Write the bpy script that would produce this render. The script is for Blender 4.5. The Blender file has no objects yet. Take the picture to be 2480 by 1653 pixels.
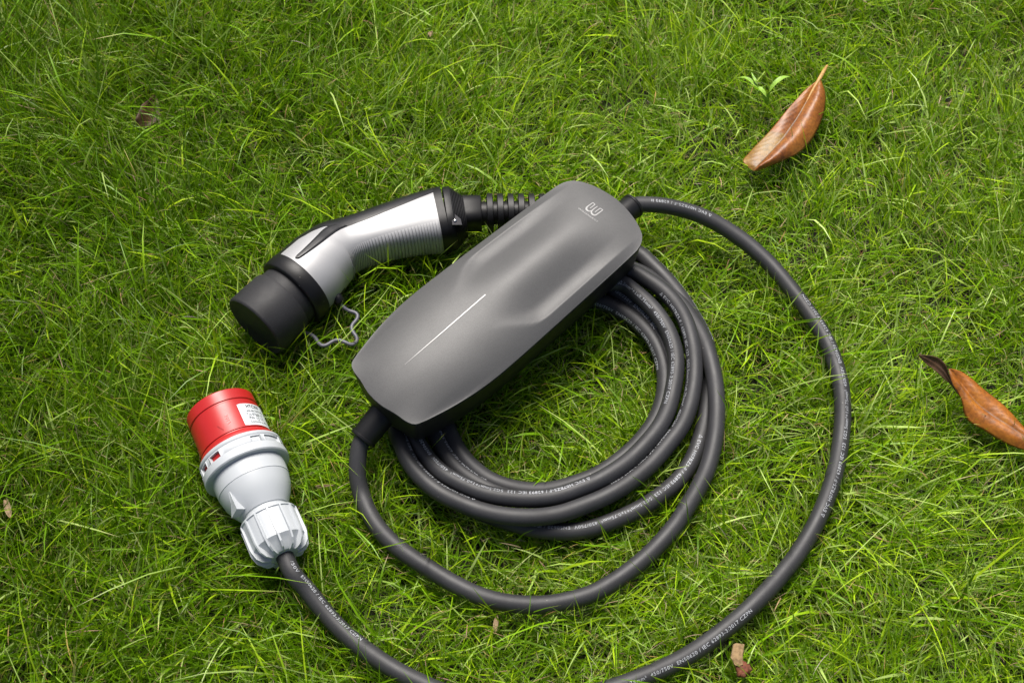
import bpy, bmesh, math, random
import numpy as np
from mathutils import Vector, Matrix
from mathutils.bvhtree import BVHTree

random.seed(11)
rng = np.random.default_rng(7)
S = bpy.context.scene
C = S.collection

# ------------------------------------------------------------------ camera
PITCH, FPX, DIST = math.radians(60.0), 3444.4, 1.205      # FPX: focal length in photo pixels (50 mm lens)
TARGET = Vector((0, 0, 0.03))
CAM = Vector((0, -DIST * math.cos(PITCH), TARGET.z + DIST * math.sin(PITCH)))
FW = Vector((0, math.cos(PITCH), -math.sin(PITCH)))
UPV = Vector((0, math.sin(PITCH), math.cos(PITCH)))
cd = bpy.data.cameras.new('camera')
cd.lens, cd.sensor_width = 50.0, 36.0
cd.clip_start, cd.clip_end = 0.01, 200.0
cd.dof.use_dof = True
cd.dof.focus_distance = 1.17
cd.dof.aperture_fstop = 13.0
cam = bpy.data.objects.new('camera', cd)
C.objects.link(cam)
cam.location = CAM
cam.rotation_euler = (math.pi / 2 - PITCH, 0, 0)
S.camera = cam

# ------------------------------------------------------------------ sky, sun, exposure
SUN_EL, SUN_AZ = math.radians(62), math.radians(-6)      # azimuth from +Y (far side), negative = towards -X
w = bpy.data.worlds.new('World')
S.world = w
w.use_nodes = True
nt = w.node_tree
bg = nt.nodes['Background']
sky = nt.nodes.new('ShaderNodeTexSky')
sky.sky_type = 'NISHITA'
sky.sun_disc = False
sky.sun_elevation = SUN_EL
sky.sun_rotation = SUN_AZ
sky.air_density, sky.dust_density, sky.ozone_density = 0.7, 5.0, 1.0
nt.links.new(sky.outputs[0], bg.inputs[0])
bg.inputs[1].default_value = 0.05
sd = bpy.data.lights.new('sun', 'SUN')
sd.energy, sd.angle, sd.color = 2.6, math.radians(32), (1.0, 0.96, 0.90)
sun = bpy.data.objects.new('sun', sd)
C.objects.link(sun)
sdir = Vector((math.sin(SUN_AZ) * math.cos(SUN_EL), math.cos(SUN_AZ) * math.cos(SUN_EL), math.sin(SUN_EL)))
sun.rotation_euler = sdir.to_track_quat('Z', 'Y').to_euler()
sun.location = sdir * 3
S.view_settings.view_transform = 'Standard'
S.view_settings.look = 'None'
S.view_settings.exposure = 1.2
S.view_settings.gamma = 1.0
S.view_settings.use_curve_mapping = False
S.render.engine = 'CYCLES'
S.cycles.max_bounces = 8
S.cycles.use_denoising = True

# ------------------------------------------------------------------ helpers
def ray(px, py):
    return FW + Vector((1, 0, 0)) * ((px - 1240) / FPX) - UPV * ((py - 826.5) / FPX)

def at(px, py, z):
    d = ray(px, py)
    return CAM + d * ((z - CAM.z) / d.z)

def tag(o, label=None, cat=None, group=None, kind=None):
    if label: o['label'] = label
    if cat: o['category'] = cat
    if group: o['group'] = group
    if kind: o['kind'] = kind
    return o

def empty(name, loc=(0, 0, 0)):
    o = bpy.data.objects.new(name, None)
    C.objects.link(o)
    o.location = loc
    o.empty_display_size = 0.02
    return o

def link(name, me, mat=None, parent=None, smooth=True, sharp=None):
    o = bpy.data.objects.new(name, me)
    C.objects.link(o)
    if mat: 
        if not me.materials: me.materials.append(mat)
    if parent:
        o.parent = parent
        # vertices are in world space: cancel the parents' placement
        m = Matrix.Identity(4)
        p = parent
        chain = []
        while p: chain.append(p); p = p.parent
        for q in reversed(chain): m = m @ q.matrix_parent_inverse @ Matrix.LocRotScale(q.location, q.rotation_euler, q.scale)
        o.matrix_parent_inverse = m.inverted()
    if smooth:
        me.polygons.foreach_set('use_smooth', [True] * len(me.polygons))
        if sharp is not None:
            me.set_sharp_from_angle(angle=math.radians(sharp))
    return o

def mesh(name, verts, faces, mat=None, parent=None, smooth=True, sharp=35):
    me = bpy.data.meshes.new(name)
    me.from_pydata([tuple(v) for v in verts], [], faces)
    me.update()
    return link(name, me, mat, parent, smooth, sharp)

def bm_mesh(name, bm, mat=None, parent=None, smooth=True, sharp=35):
    bmesh.ops.recalc_face_normals(bm, faces=bm.faces)
    me = bpy.data.meshes.new(name)
    bm.to_mesh(me); bm.free()
    return link(name, me, mat, parent, smooth, sharp)

def grid_faces(n, m, closed=False):
    F = []
    for i in range(n - 1):
        for j in range(m if closed else m - 1):
            k = (j + 1) % m
            F.append((i * m + j, i * m + k, (i + 1) * m + k, (i + 1) * m + j))
    return F

def catmull(P, n):
    """dense centripetal-like spline through P (list of tuples), n samples per span"""
    P = [np.array(p, float) for p in P]
    Q = [2 * P[0] - P[1]] + P + [2 * P[-1] - P[-2]]
    out = []
    for i in range(1, len(Q) - 2):
        p0, p1, p2, p3 = Q[i - 1], Q[i], Q[i + 1], Q[i + 2]
        for k in range(n):
            t = k / n
            out.append(0.5 * ((2 * p1) + (-p0 + p2) * t + (2 * p0 - 5 * p1 + 4 * p2 - p3) * t * t + (-p0 + 3 * p1 - 3 * p2 + p3) * t ** 3))
    out.append(P[-1])
    return np.array(out)

def sstep(a, b, x):
    t = np.clip((x - a) / (b - a), 0, 1)
    return t * t * (3 - 2 * t)

# ------------------------------------------------------------------ materials
def new_mat(name):
    m = bpy.data.materials.new(name)
    m.use_nodes = True
    nt = m.node_tree
    return m, nt, nt.nodes['Principled BSDF']

def plastic(name, col, rough=0.5, spec=0.5, metal=0.0, grain=0.0, gscale=900, mottle=0.12, bump=0.0, dust=0.0, coat=0.0, rvar=0.07):
    """plain moulded material with slight mottling, fine grain and dust specks"""
    m, nt, b = new_mat(name)
    b.inputs['Roughness'].default_value = rough
    b.inputs['Metallic'].default_value = metal
    b.inputs['Specular IOR Level'].default_value = spec
    b.inputs['Coat Weight'].default_value = coat
    tc = nt.nodes.new('ShaderNodeTexCoord')
    n1 = nt.nodes.new('ShaderNodeTexNoise'); n1.inputs['Scale'].default_value = 38; n1.inputs['Detail'].default_value = 5
    nt.links.new(tc.outputs['Object'], n1.inputs['Vector'])
    mr = nt.nodes.new('ShaderNodeMapRange')
    mr.inputs['From Min'].default_value, mr.inputs['From Max'].default_value = 0.3, 0.7
    mr.inputs['To Min'].default_value, mr.inputs['To Max'].default_value = 1 - mottle, 1 + mottle
    nt.links.new(n1.outputs['Fac'], mr.inputs['Value'])
    mx = nt.nodes.new('ShaderNodeVectorMath'); mx.operation = 'SCALE'
    mx.inputs[0].default_value = col[:3]
    nt.links.new(mr.outputs['Result'], mx.inputs['Scale'])
    last = mx.outputs[0]
    n2 = nt.nodes.new('ShaderNodeTexNoise'); n2.inputs['Scale'].default_value = gscale; n2.inputs['Detail'].default_value = 2
    nt.links.new(tc.outputs['Object'], n2.inputs['Vector'])
    if grain > 0:
        mg = nt.nodes.new('ShaderNodeMapRange')
        mg.inputs['From Min'].default_value, mg.inputs['From Max'].default_value = 0.3, 0.7
        mg.inputs['To Min'].default_value, mg.inputs['To Max'].default_value = 1 - grain, 1 + grain
        nt.links.new(n2.outputs['Fac'], mg.inputs['Value'])
        mv = nt.nodes.new('ShaderNodeVectorMath'); mv.operation = 'SCALE'
        nt.links.new(last, mv.inputs[0]); nt.links.new(mg.outputs['Result'], mv.inputs['Scale'])
        last = mv.outputs[0]
    if dust > 0:
        vo = nt.nodes.new('ShaderNodeTexVoronoi'); vo.inputs['Scale'].default_value = 150; vo.inputs['Randomness'].default_value = 1
        nt.links.new(tc.outputs['Object'], vo.inputs['Vector'])
        lt = nt.nodes.new('ShaderNodeMath'); lt.operation = 'LESS_THAN'; lt.inputs[1].default_value = 0.06
        nt.links.new(vo.outputs['Distance'], lt.inputs[0])
        n3 = nt.nodes.new('ShaderNodeTexNoise'); n3.inputs['Scale'].default_value = 60
        nt.links.new(tc.outputs['Object'], n3.inputs['Vector'])
        gt = nt.nodes.new('ShaderNodeMath'); gt.operation = 'GREATER_THAN'; gt.inputs[1].default_value = 0.6
        nt.links.new(n3.outputs['Fac'], gt.inputs[0])
        ml = nt.nodes.new('ShaderNodeMath'); ml.operation = 'MULTIPLY'
        nt.links.new(lt.outputs[0], ml.inputs[0]); nt.links.new(gt.outputs[0], ml.inputs[1])
        m2 = nt.nodes.new('ShaderNodeMath'); m2.operation = 'MULTIPLY'; m2.inputs[1].default_value = dust
        nt.links.new(ml.outputs[0], m2.inputs[0])
        mixc = nt.nodes.new('ShaderNodeMix'); mixc.data_type = 'RGBA'
        nt.links.new(m2.outputs[0], mixc.inputs['Factor'])
        nt.links.new(last, mixc.inputs[6]); mixc.inputs[7].default_value = (0.35, 0.34, 0.30, 1)
        last = mixc.outputs[2]
    nt.links.new(last, b.inputs['Base Color'])
    n5 = nt.nodes.new('ShaderNodeTexNoise'); n5.inputs['Scale'].default_value = 22; n5.inputs['Detail'].default_value = 9; n5.inputs['Roughness'].default_value = 0.7
    nt.links.new(tc.outputs['Object'], n5.inputs['Vector'])
    rr_ = nt.nodes.new('ShaderNodeMapRange')
    rr_.inputs['From Min'].default_value, rr_.inputs['From Max'].default_value = 0.3, 0.7
    rr_.inputs['To Min'].default_value, rr_.inputs['To Max'].default_value = max(0.05, rough - rvar), min(1, rough + rvar * 1.2)
    nt.links.new(n5.outputs['Fac'], rr_.inputs['Value']); nt.links.new(rr_.outputs[0], b.inputs['Roughness'])
    if bump > 0:
        bp = nt.nodes.new('ShaderNodeBump'); bp.inputs['Strength'].default_value = bump; bp.inputs['Distance'].default_value = 0.0002
        nt.links.new(n2.outputs['Fac'], bp.inputs['Height'])
        nt.links.new(bp.outputs['Normal'], b.inputs['Normal'])
    return m

M = {}
M['lid'] = plastic('graphite_satin', (0.092, 0.092, 0.092), rough=0.57, spec=0.45, metal=0.38, grain=0.13, gscale=1500, mottle=0.04, bump=0.09, rvar=0.015)
M['black'] = plastic('black_plastic', (0.0065, 0.0065, 0.007), rough=0.45, spec=0.32, mottle=0.2, bump=0.1, dust=0.3)
M['rubber'] = plastic('cable_rubber', (0.026, 0.026, 0.028), rough=0.55, spec=0.45, mottle=0.22, grain=0.12, bump=0.12, dust=0.5)
M['cap'] = plastic('cap_rubber', (0.018, 0.018, 0.0195), rough=0.6, spec=0.32, mottle=0.25, grain=0.15, bump=0.2, dust=0.35)
M['gloss'] = plastic('glossy_black', (0.010, 0.010, 0.011), rough=0.36, spec=0.45, mottle=0.1, dust=0.2)
M['silver'] = plastic('silver_paint', (0.33, 0.332, 0.338), rough=0.5, spec=0.5, metal=0.25, mottle=0.02, grain=0.03, gscale=2200)
M['grey'] = plastic('pale_grey_plastic', (0.42, 0.445, 0.465), rough=0.40, spec=0.45, mottle=0.03, dust=0.25)
M['red'] = plastic('red_plastic', (0.38, 0.014, 0.013), rough=0.38, spec=0.5, mottle=0.05, dust=0.15)
M['print'] = plastic('white_print', (0.38, 0.395, 0.42), rough=0.6, spec=0.2, mottle=0.3)
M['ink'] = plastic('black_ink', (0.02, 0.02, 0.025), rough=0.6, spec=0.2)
M['sticker'] = plastic('sticker', (0.62, 0.66, 0.68), rough=0.3, spec=0.5, mottle=0.03)
M['mark'] = plastic('silver_mark', (0.34, 0.34, 0.335), rough=0.4, spec=0.5, metal=0.0, mottle=0.02)
M['lightbar'] = plastic('light_strip', (0.30, 0.30, 0.295), rough=0.3, spec=0.5, mottle=0.02)
M['steel'] = plastic('steel', (0.55, 0.55, 0.53), rough=0.25, metal=1.0)
M['tether'] = plastic('grey_tether', (0.085, 0.085, 0.105), rough=0.45, spec=0.5)

def grass_mat():
    m, nt, b = new_mat('grass_blade')
    at_ = nt.nodes.new('ShaderNodeAttribute'); at_.attribute_name = 'tint'
    out = nt.nodes['Material Output']
    nt.links.new(at_.outputs['Color'], b.inputs['Base Color'])
    b.inputs['Roughness'].default_value = 0.42
    b.inputs['Specular IOR Level'].default_value = 0.35
    tr = nt.nodes.new('ShaderNodeBsdfTranslucent')
    hs = nt.nodes.new('ShaderNodeHueSaturation'); hs.inputs['Hue'].default_value = 0.495; hs.inputs['Saturation'].default_value = 1.1; hs.inputs['Value'].default_value = 1.3
    nt.links.new(at_.outputs['Color'], hs.inputs['Color'])
    nt.links.new(hs.outputs['Color'], tr.inputs['Color'])
    mix = nt.nodes.new('ShaderNodeMixShader'); mix.inputs[0].default_value = 0.18
    nt.links.new(b.outputs[0], mix.inputs[1]); nt.links.new(tr.outputs[0], mix.inputs[2])
    nt.links.new(mix.outputs[0], out.inputs['Surface'])
    return m
M['grass'] = grass_mat()

def soil_mat():
    m, nt, b = new_mat('soil')
    tc = nt.nodes.new('ShaderNodeTexCoord')
    n = nt.nodes.new('ShaderNodeTexNoise'); n.inputs['Scale'].default_value = 70; n.inputs['Detail'].default_value = 8
    nt.links.new(tc.outputs['Object'], n.inputs['Vector'])
    cr = nt.nodes.new('ShaderNodeValToRGB')
    cr.color_ramp.elements[0].position, cr.color_ramp.elements[0].color = 0.35, (0.006, 0.0045, 0.002, 1)
    cr.color_ramp.elements[1].position, cr.color_ramp.elements[1].color = 0.7, (0.014, 0.016, 0.004, 1)
    nt.links.new(n.outputs['Fac'], cr.inputs[0]); nt.links.new(cr.outputs[0], b.inputs['Base Color'])
    b.inputs['Roughness'].default_value = 0.95
    bp = nt.nodes.new('ShaderNodeBump'); bp.inputs['Distance'].default_value = 0.006
    nt.links.new(n.outputs['Fac'], bp.inputs['Height']); nt.links.new(bp.outputs[0], b.inputs['Normal'])
    return m
M['soil'] = soil_mat()

def leaf_mat(name, cols, rough=0.35, vein=0.0, scale=45):
    """dead leaf: blotches of the given colours, vein pattern from the leaf's own UV-like attribute"""
    m, nt, b = new_mat(name)
    tc = nt.nodes.new('ShaderNodeTexCoord')
    n = nt.nodes.new('ShaderNodeTexNoise'); n.inputs['Scale'].default_value = scale; n.inputs['Detail'].default_value = 7; n.inputs['Roughness'].default_value = 0.65
    nt.links.new(tc.outputs['Object'], n.inputs['Vector'])
    cr = nt.nodes.new('ShaderNodeValToRGB')
    cr.color_ramp.elements[0].position, cr.color_ramp.elements[0].color = 0.3, (*cols[0], 1)
    cr.color_ramp.elements[1].position, cr.color_ramp.elements[1].color = 0.72, (*cols[-1], 1)
    for i, c in enumerate(cols[1:-1]):
        e = cr.color_ramp.elements.new(0.3 + 0.42 * (i + 1) / (len(cols) - 1)); e.color = (*c, 1)
    nt.links.new(n.outputs['Fac'], cr.inputs[0])
    # fine dark freckles
    n2 = nt.nodes.new('ShaderNodeTexNoise'); n2.inputs['Scale'].default_value = 420; n2.inputs['Detail'].default_value = 4
    nt.links.new(tc.outputs['Object'], n2.inputs['Vector'])
    mr = nt.nodes.new('ShaderNodeMapRange')
    mr.inputs['From Min'].default_value, mr.inputs['From Max'].default_value = 0.35, 0.6
    mr.inputs['To Min'].default_value, mr.inputs['To Max'].default_value = 0.74, 1.06
    nt.links.new(n2.outputs['Fac'], mr.inputs['Value'])
    at_ = nt.nodes.new('ShaderNodeAttribute'); at_.attribute_name = 'tint'
    mu = nt.nodes.new('ShaderNodeVectorMath'); mu.operation = 'SCALE'
    nt.links.new(cr.outputs[0], mu.inputs[0]); nt.links.new(mr.outputs[0], mu.inputs['Scale'])
    mm = nt.nodes.new('ShaderNodeVectorMath'); mm.operation = 'MULTIPLY'
    nt.links.new(mu.outputs[0], mm.inputs[0]); nt.links.new(at_.outputs['Color'], mm.inputs[1])
    nt.links.new(mm.outputs[0], b.inputs['Base Color'])
    b.inputs['Roughness'].default_value = rough
    b.inputs['Specular IOR Level'].default_value = 0.45
    bp = nt.nodes.new('ShaderNodeBump'); bp.inputs['Strength'].default_value = 0.35; bp.inputs['Distance'].default_value = 0.0012
    nt.links.new(n.outputs['Fac'], bp.inputs['Height']); nt.links.new(bp.outputs[0], b.inputs['Normal'])
    return m
M['leaf'] = leaf_mat('brown_leaf', [(0.11, 0.032, 0.006), (0.22, 0.070, 0.010), (0.29, 0.105, 0.015), (0.19, 0.085, 0.028)], rough=0.42)
M['leaf_orange'] = leaf_mat('orange_leaf', [(0.12, 0.040, 0.005), (0.29, 0.092, 0.007), (0.36, 0.135, 0.012)], rough=0.48, scale=70)
M['leaf_dark'] = leaf_mat('dark_leaf', [(0.030, 0.013, 0.004), (0.060, 0.028, 0.009), (0.10, 0.052, 0.02)], rough=0.6)
M['petiole'] = leaf_mat('leaf_stalk', [(0.42, 0.22, 0.06), (0.50, 0.30, 0.10)], rough=0.5)
M['straw'] = leaf_mat('dry_husk', [(0.20, 0.13, 0.065), (0.30, 0.21, 0.12), (0.36, 0.27, 0.16)], rough=0.7, scale=160)
M['wood'] = leaf_mat('dry_wood', [(0.15, 0.09, 0.04), (0.26, 0.17, 0.08), (0.33, 0.23, 0.12)], rough=0.8, scale=160)
M['rust'] = leaf_mat('rotten_bark', [(0.06, 0.02, 0.012), (0.16, 0.045, 0.02), (0.22, 0.10, 0.05)], rough=0.8, scale=200)
M['shoot'] = leaf_mat('fresh_shoot', [(0.16, 0.30, 0.03), (0.24, 0.42, 0.05), (0.30, 0.47, 0.07)], rough=0.45, scale=90)

# ------------------------------------------------------------------ ground
g = mesh('ground', [(-30, -30, 0), (30, -30, 0), (30, 30, 0), (-30, 30, 0)], [(0, 1, 2, 3)], M['soil'], smooth=False)
tag(g, 'dark soil under the lawn', kind='structure')

# ------------------------------------------------------------------ text
def text_mesh(s, size=1.0, xs=1.0, bold=0.0):
    cu = bpy.data.curves.new('t', 'FONT')
    cu.body = s; cu.size = size; cu.resolution_u = 2
    cu.offset = bold
    cu.space_character = 1.12
    o = bpy.data.objects.new('t', cu)
    C.objects.link(o)
    bpy.context.view_layer.update()
    dg = bpy.context.evaluated_depsgraph_get()
    me = bpy.data.meshes.new_from_object(o.evaluated_get(dg))
    V = np.array([v.co[:2] for v in me.vertices]) if len(me.vertices) else np.zeros((0, 2))
    F = [tuple(p.vertices) for p in me.polygons]
    bpy.data.objects.remove(o); bpy.data.curves.remove(cu); bpy.data.meshes.remove(me)
    V[:, 0] *= xs
    return V, F

# ------------------------------------------------------------------ cables
class Cable:
    def __init__(self, pts, r, step=0.002):
        """pts: world points of the centre line"""
        P = catmull([tuple(p) for p in pts], 14)
        for _ in range(3):
            P[1:-1] = (P[:-2] + 2 * P[1:-1] + P[2:]) / 4
        seg = np.linalg.norm(np.diff(P, axis=0), axis=1)
        s = np.r_[0, np.cumsum(seg)]
        n = int(s[-1] / step) + 1
        self.s = np.linspace(0, s[-1], n)
        self.ctrl = s[::14]
        self.P = np.stack([np.interp(self.s, s, P[:, k]) for k in range(3)], 1)
        k = np.array([1, 4, 6, 4, 1]) / 16
        for _ in range(4):
            Q = np.pad(self.P, ((2, 2), (0, 0)), mode='reflect', reflect_type='odd')
            self.P = sum(k[i] * Q[i:i + n] for i in range(5))
        self.r = r
        self.frames()

    def frames(self):
        T = np.gradient(self.P, axis=0)
        T /= np.linalg.norm(T, axis=1)[:, None]
        self.T = T
        N = np.stack([T[:, 1], -T[:, 0], np.zeros(len(T))], 1)          # horizontal, right of travel
        N /= np.linalg.norm(N, axis=1)[:, None]
        self.N = N
        self.U = np.cross(N, T)

    def tube(self, name, mat, parent, seg=20):
        n = len(self.s)
        a = np.linspace(0, 2 * np.pi, seg, endpoint=False)
        V = self.P[:, None, :] + self.r * (np.cos(a)[None, :, None] * self.N[:, None, :] + np.sin(a)[None, :, None] * self.U[:, None, :])
        V = V.reshape(-1, 3).tolist()
        F = grid_faces(n, seg, True)
        V.append(self.P[0].tolist()); V.append(self.P[-1].tolist())
        c0, c1 = len(V) - 2, len(V) - 1
        for j in range(seg):
            F.append((c0, (j + 1) % seg, j)); F.append((c1, (n - 1) * seg + j, (n - 1) * seg + (j + 1) % seg))
        return mesh(name, V, F, mat, parent, sharp=None)

    def nearest(self, px, py, s0=None, s1=None):
        rel = self.P - np.array(CAM)
        dz = rel @ np.array(FW)
        x = 1240 + FPX * rel[:, 0] / dz
        y = 826.5 - FPX * (rel @ np.array(UPV)) / dz
        d = (x - px) ** 2 + (y - py) ** 2
        if s0 is not None:
            d[(self.s < s0) | (self.s > s1)] = 1e9
        return self.s[int(np.argmin(d))]

    def ev(self, s):
        f = lambda A: np.stack([np.interp(s, self.s, A[:, k]) for k in range(3)], -1)
        return f(self.P), f(self.T), f(self.N), f(self.U)

    def write(self, txt, s0, direction, theta, height, parent, mat, lift=0.00022, length=None, end=False, limit=None):
        """letters wrapped on the jacket; theta: degrees from the right of travel up towards the top of the cable"""
        V, F = text_mesh(txt, 1.0)
        V = V * (height / 0.70)
        if length: V[:, 0] *= length / V[:, 0].max()
        if end: s0 = s0 - direction * V[:, 0].max()
        s = s0 + direction * V[:, 0]
        keep = (s > limit[0]) & (s < limit[1]) if limit else np.ones(len(V), bool)
        P, T, N, U = self.ev(s)
        a = np.radians(theta) + direction * (V[:, 1] - height * 0.5) / self.r
        W = P + (self.r + lift) * (np.cos(a)[:, None] * N + np.sin(a)[:, None] * U)
        F = [f for f in F if all(keep[i] for i in f)]
        if not F: return None
        used = sorted({i for f in F for i in f}); idx = {i: k for k, i in enumerate(used)}
        return mesh('printed_lettering', W[used].tolist(), [tuple(idx[i] for i in f) for f in F], mat, parent, smooth=False)

FULL = '\u0394 EVC H07BZ5-F / 62893 IEC 123  5G2.5mm\u00b2+1x0.75mm\u00b2  450/750V  EN50620 / IEC 62893-3:2017 CZPN'
R_CABLE = 0.0070
def LV(l): return 0.0285 + 0.0135 * l

# box frame (needed for the cable ends)
BOX_C = np.array([-0.0098, 0.0093])
BOX_TH = math.radians(44.2)
BU = np.array([math.cos(BOX_TH), math.sin(BOX_TH)])
BV = np.array([-math.sin(BOX_TH), math.cos(BOX_TH)])
BOX_RIM, BOX_BOT = 0.086, 0.0455
GLAND_Z = 0.058
def bx(u, v, z):
    p = BOX_C + BU * u + BV * v
    return Vector((p[0], p[1], z))

# --- supply cable: far end of the box -> right -> out of the frame -> red plug
sup = [tuple(bx(0.130, 0.0, GLAND_Z)), tuple(bx(0.148, 0.0, GLAND_Z)), tuple(bx(0.163, 0.0, GLAND_Z - 0.002)), tuple(at(1570, 495, .0545))]
zz = [.0525, .049, .044, .039, .035, .032, .030, .0285]
for i, (x, y) in enumerate([(1601, 497), (1648, 506), (1700, 523), (1752, 550), (1810, 590), (1865, 640), (1912, 695), (1950, 745), (1978, 785), (2001, 825), (2023, 880),
                            (2037, 935), (2041, 985), (2040, 1030), (2031, 1103), (2012, 1180), (1978, 1263), (1937, 1333), (1900, 1382), (1856, 1432), (1794, 1492),
                            (1720, 1550), (1660, 1590), (1600, 1620), (1540, 1645), (1460, 1672), (1380, 1692), (1290, 1704), (1200, 1703), (1110, 1686), (1060, 1671), (1020, 1653),
                            (958, 1622), (897, 1582), (831, 1529), (782, 1476), (741, 1424)]):
    z = zz[i] if i < len(zz) else LV(0)
    if i >= 34: z = [0.0285, .0315, .037][i - 34]
    sup.append(tuple(at(x, y, z)))
# plug axis
PL0 = np.array(at(533, 990, 0.046))
PL_DIR = np.array([0.4425, -0.8968, 0.0]); PL_DIR /= np.linalg.norm(PL_DIR)
PSC = 0.964
pe = PL0 + PL_DIR * 0.140
sup.append(tuple(PL0 + PL_DIR * 0.157 + np.array([.0003, 0, -.0015])))
sup.append(tuple(pe)); sup.append(tuple(PL0 + PL_DIR * 0.125))
supply = Cable(sup, R_CABLE)
sc = supply.tube('supply_cable', M['rubber'], None)
tag(sc, 'thick black cable sweeping in a wide arc from box far end down to red plug', 'cable')
def run(cab, par, txt, px, theta, rng=(None, None), h=0.0027, direction=-1, **k):
    n = len(txt) / len(FULL)
    return cab.write(txt, cab.nearest(*px, *rng), direction, theta, h, par, M['print'], length=0.214 * n, **k)
lim = (0.046, supply.s[-1] - 0.024)
run(supply, sc, FULL, (1719, 520), 85, limit=lim, rng=(0, .3))
run(supply, sc, FULL, (1980, 1255), 106)
run(supply, sc, FULL, (1813, 1476), 112, end=True)
run(supply, sc, FULL, (872, 1556), 62, end=True, limit=lim)

# --- charging cable: near end of the box -> coil -> under the box -> connector
ST = {
 'F': [(866, 1118, 0.9), (866, 1155, .45), (876, 1199, 0), (894, 1242, 0), (920, 1283, 0), (956, 1319, 0), (996, 1349, 0), (1045, 1380, 0), (1100, 1413, 0), (1170, 1445, 0),
       (1244, 1461, 0), (1330, 1462, 0), (1423, 1441, 0), (1480, 1412, 0), (1529, 1378, 0), (1578, 1336, 0), (1622, 1288, 0.1), (1650, 1250, .2), (1688, 1188, .4), (1715, 1130, .6), (1730, 1068, .75), (1736, 1002, .9),
       (1733, 937, .95), (1724, 886, .9), (1709, 835, .7), (1690, 797, .5), (1668, 762, .3), (1642, 728, .1), (1602, 695, 0), (1553, 660, 0)],
 'A': [(1540, 609, 0), (1580, 643, 0), (1616, 679, 0), (1650, 722, 0), (1676, 763, 0), (1698, 802, 0), (1714, 845, 0), (1721, 895, -.1), (1717, 950, -.1), (1710, 1002, -.1), (1698, 1058, 0), (1674, 1119, 0), (1640, 1165, 0),
       (1599, 1199, 0), (1545, 1234, 0), (1466, 1268, 0), (1400, 1285, 0), (1342, 1286, 0), (1291, 1279, 0), (1240, 1265, 0), (1180, 1245, 0), (1120, 1220, 0), (1070, 1190, 0), (1030, 1155, 0), (1000, 1115, 0), (985, 1075, 0), (975, 1035, 0)],
 'B': [(1525, 655, 1), (1566, 676, 1.05), (1607, 704, 1.1), (1638, 738, 1.15), (1660, 776, 1.1), (1674, 820, 1.05), (1681, 865, 1), (1682, 911, .95), (1677, 950, .9), (1669, 986, .9), (1650, 1033, .8), (1617, 1077, .75), (1576, 1124, .7),
       (1522, 1169, .75), (1464, 1203, .85), (1400, 1229, .95), (1350, 1245, 1), (1291, 1252, 1), (1227, 1249, 1), (1164, 1236, 1), (1100, 1211, 1), (1058, 1188, .95), (1019, 1155, .9), (989, 1115, .8), (972, 1075, .6), (958, 1035, .45)],
 'C': [(1505, 684, 1), (1528, 699, 1), (1563, 728, 1), (1589, 756, 1), (1612, 789, 1), (1628, 825, 1), (1637, 863, 1), (1637, 901, 1), (1630, 944, 1), (1619, 988, 1), (1598, 1032, 1), (1561, 1078, 1), (1516, 1121, 1), (1451, 1162, 1), (1400, 1183, 1),
       (1350, 1200, 1), (1291, 1207, 1), (1228, 1204, 1), (1176, 1195, 1), (1133, 1179, 1), (1100, 1163, .95), (1065, 1141, .8), (1035, 1109, .6), (1011, 1071, .45), (996, 1030, .4)],
 'E': [(1476, 738, 0), (1512, 757, 0), (1545, 781, 0), (1576, 814, 0), (1596, 850, 0), (1607, 886, 0), (1611, 919, 0), (1607, 962, 0), (1590, 1012, 0), (1556, 1062, 0), (1508, 1108, 0), (1450, 1148, 0), (1400, 1168, 0), (1340, 1185, 0), (1285, 1188, 0),
       (1228, 1178, 0), (1179, 1158, 0), (1138, 1125, 0), (1110, 1090, 0), (1090, 1050, 0), (1075, 1010, 0)],
 'D': [(1490, 706, 0), (1517, 726, 0), (1563, 766, 0), (1594, 806, 0), (1614, 850, 0), (1628, 900, 0), (1628, 955, 0), (1610, 1012, 0), (1572, 1072, 0), (1520, 1122, 0), (1460, 1166, 0), (1400, 1190, 0), (1340, 1205, 0), (1290, 1208, 0),
       (1228, 1200, 0), (1190, 1187, 0), (1155, 1168, 0), (1121, 1146, 0), (1098, 1124, 0), (1075, 1094, 0), (1057, 1058, 0), (1040, 1015, 0)],
}
def strand(k, rev=False):
    L = [tuple(at(x, y, LV(l))) for x, y, l in ST[k]]
    return L[::-1] if rev else L
def hidden(pts): return [tuple(at(x, y, LV(l))) for x, y, l in pts]
NG0, NG1 = bx(-0.124, 0.0, 0.060), bx(-0.157, -0.003, 0.0495)
ch = [tuple(NG0), tuple(NG0.lerp(NG1, .6)), tuple(NG1), tuple(at(869, 1089, .0455))]
marks = {}
def add(L, key=None):
    i0 = len(ch); ch.extend(L)
    if key: marks[key] = (i0, len(ch) - 1)
add(strand('F'), 'F')
add(hidden([(1480, 640, 0), (1400, 640, 0), (1270, 668, 0), (1150, 740, 0), (1060, 840, 0), (1000, 950, 0)]))
add(strand('A', True), 'A')
add(hidden([(1480, 618, .3), (1390, 622, .6), (1255, 655, .9), (1130, 730, 1), (1035, 840, 1), (975, 950, .7)]))
add(strand('B', True), 'B')
add(hidden([(1460, 652, .9), (1390, 655, .6), (1280, 690, .3), (1170, 760, .4), (1085, 860, .4), (1025, 960, .4)]))
add(strand('C', True), 'C')
add(hidden([(1440, 690, .9), (1370, 700, .9), (1280, 730, .9), (1190, 800, .9), (1125, 880, .6), (1085, 960, .2)]))
add(strand('E', True), 'E')
add(hidden([(1420, 722, 0), (1350, 730, 0), (1270, 770, 0), (1195, 830, 0), (1125, 900, 0), (1065, 965, 0)]))
add(strand('D', True), 'D')
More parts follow.
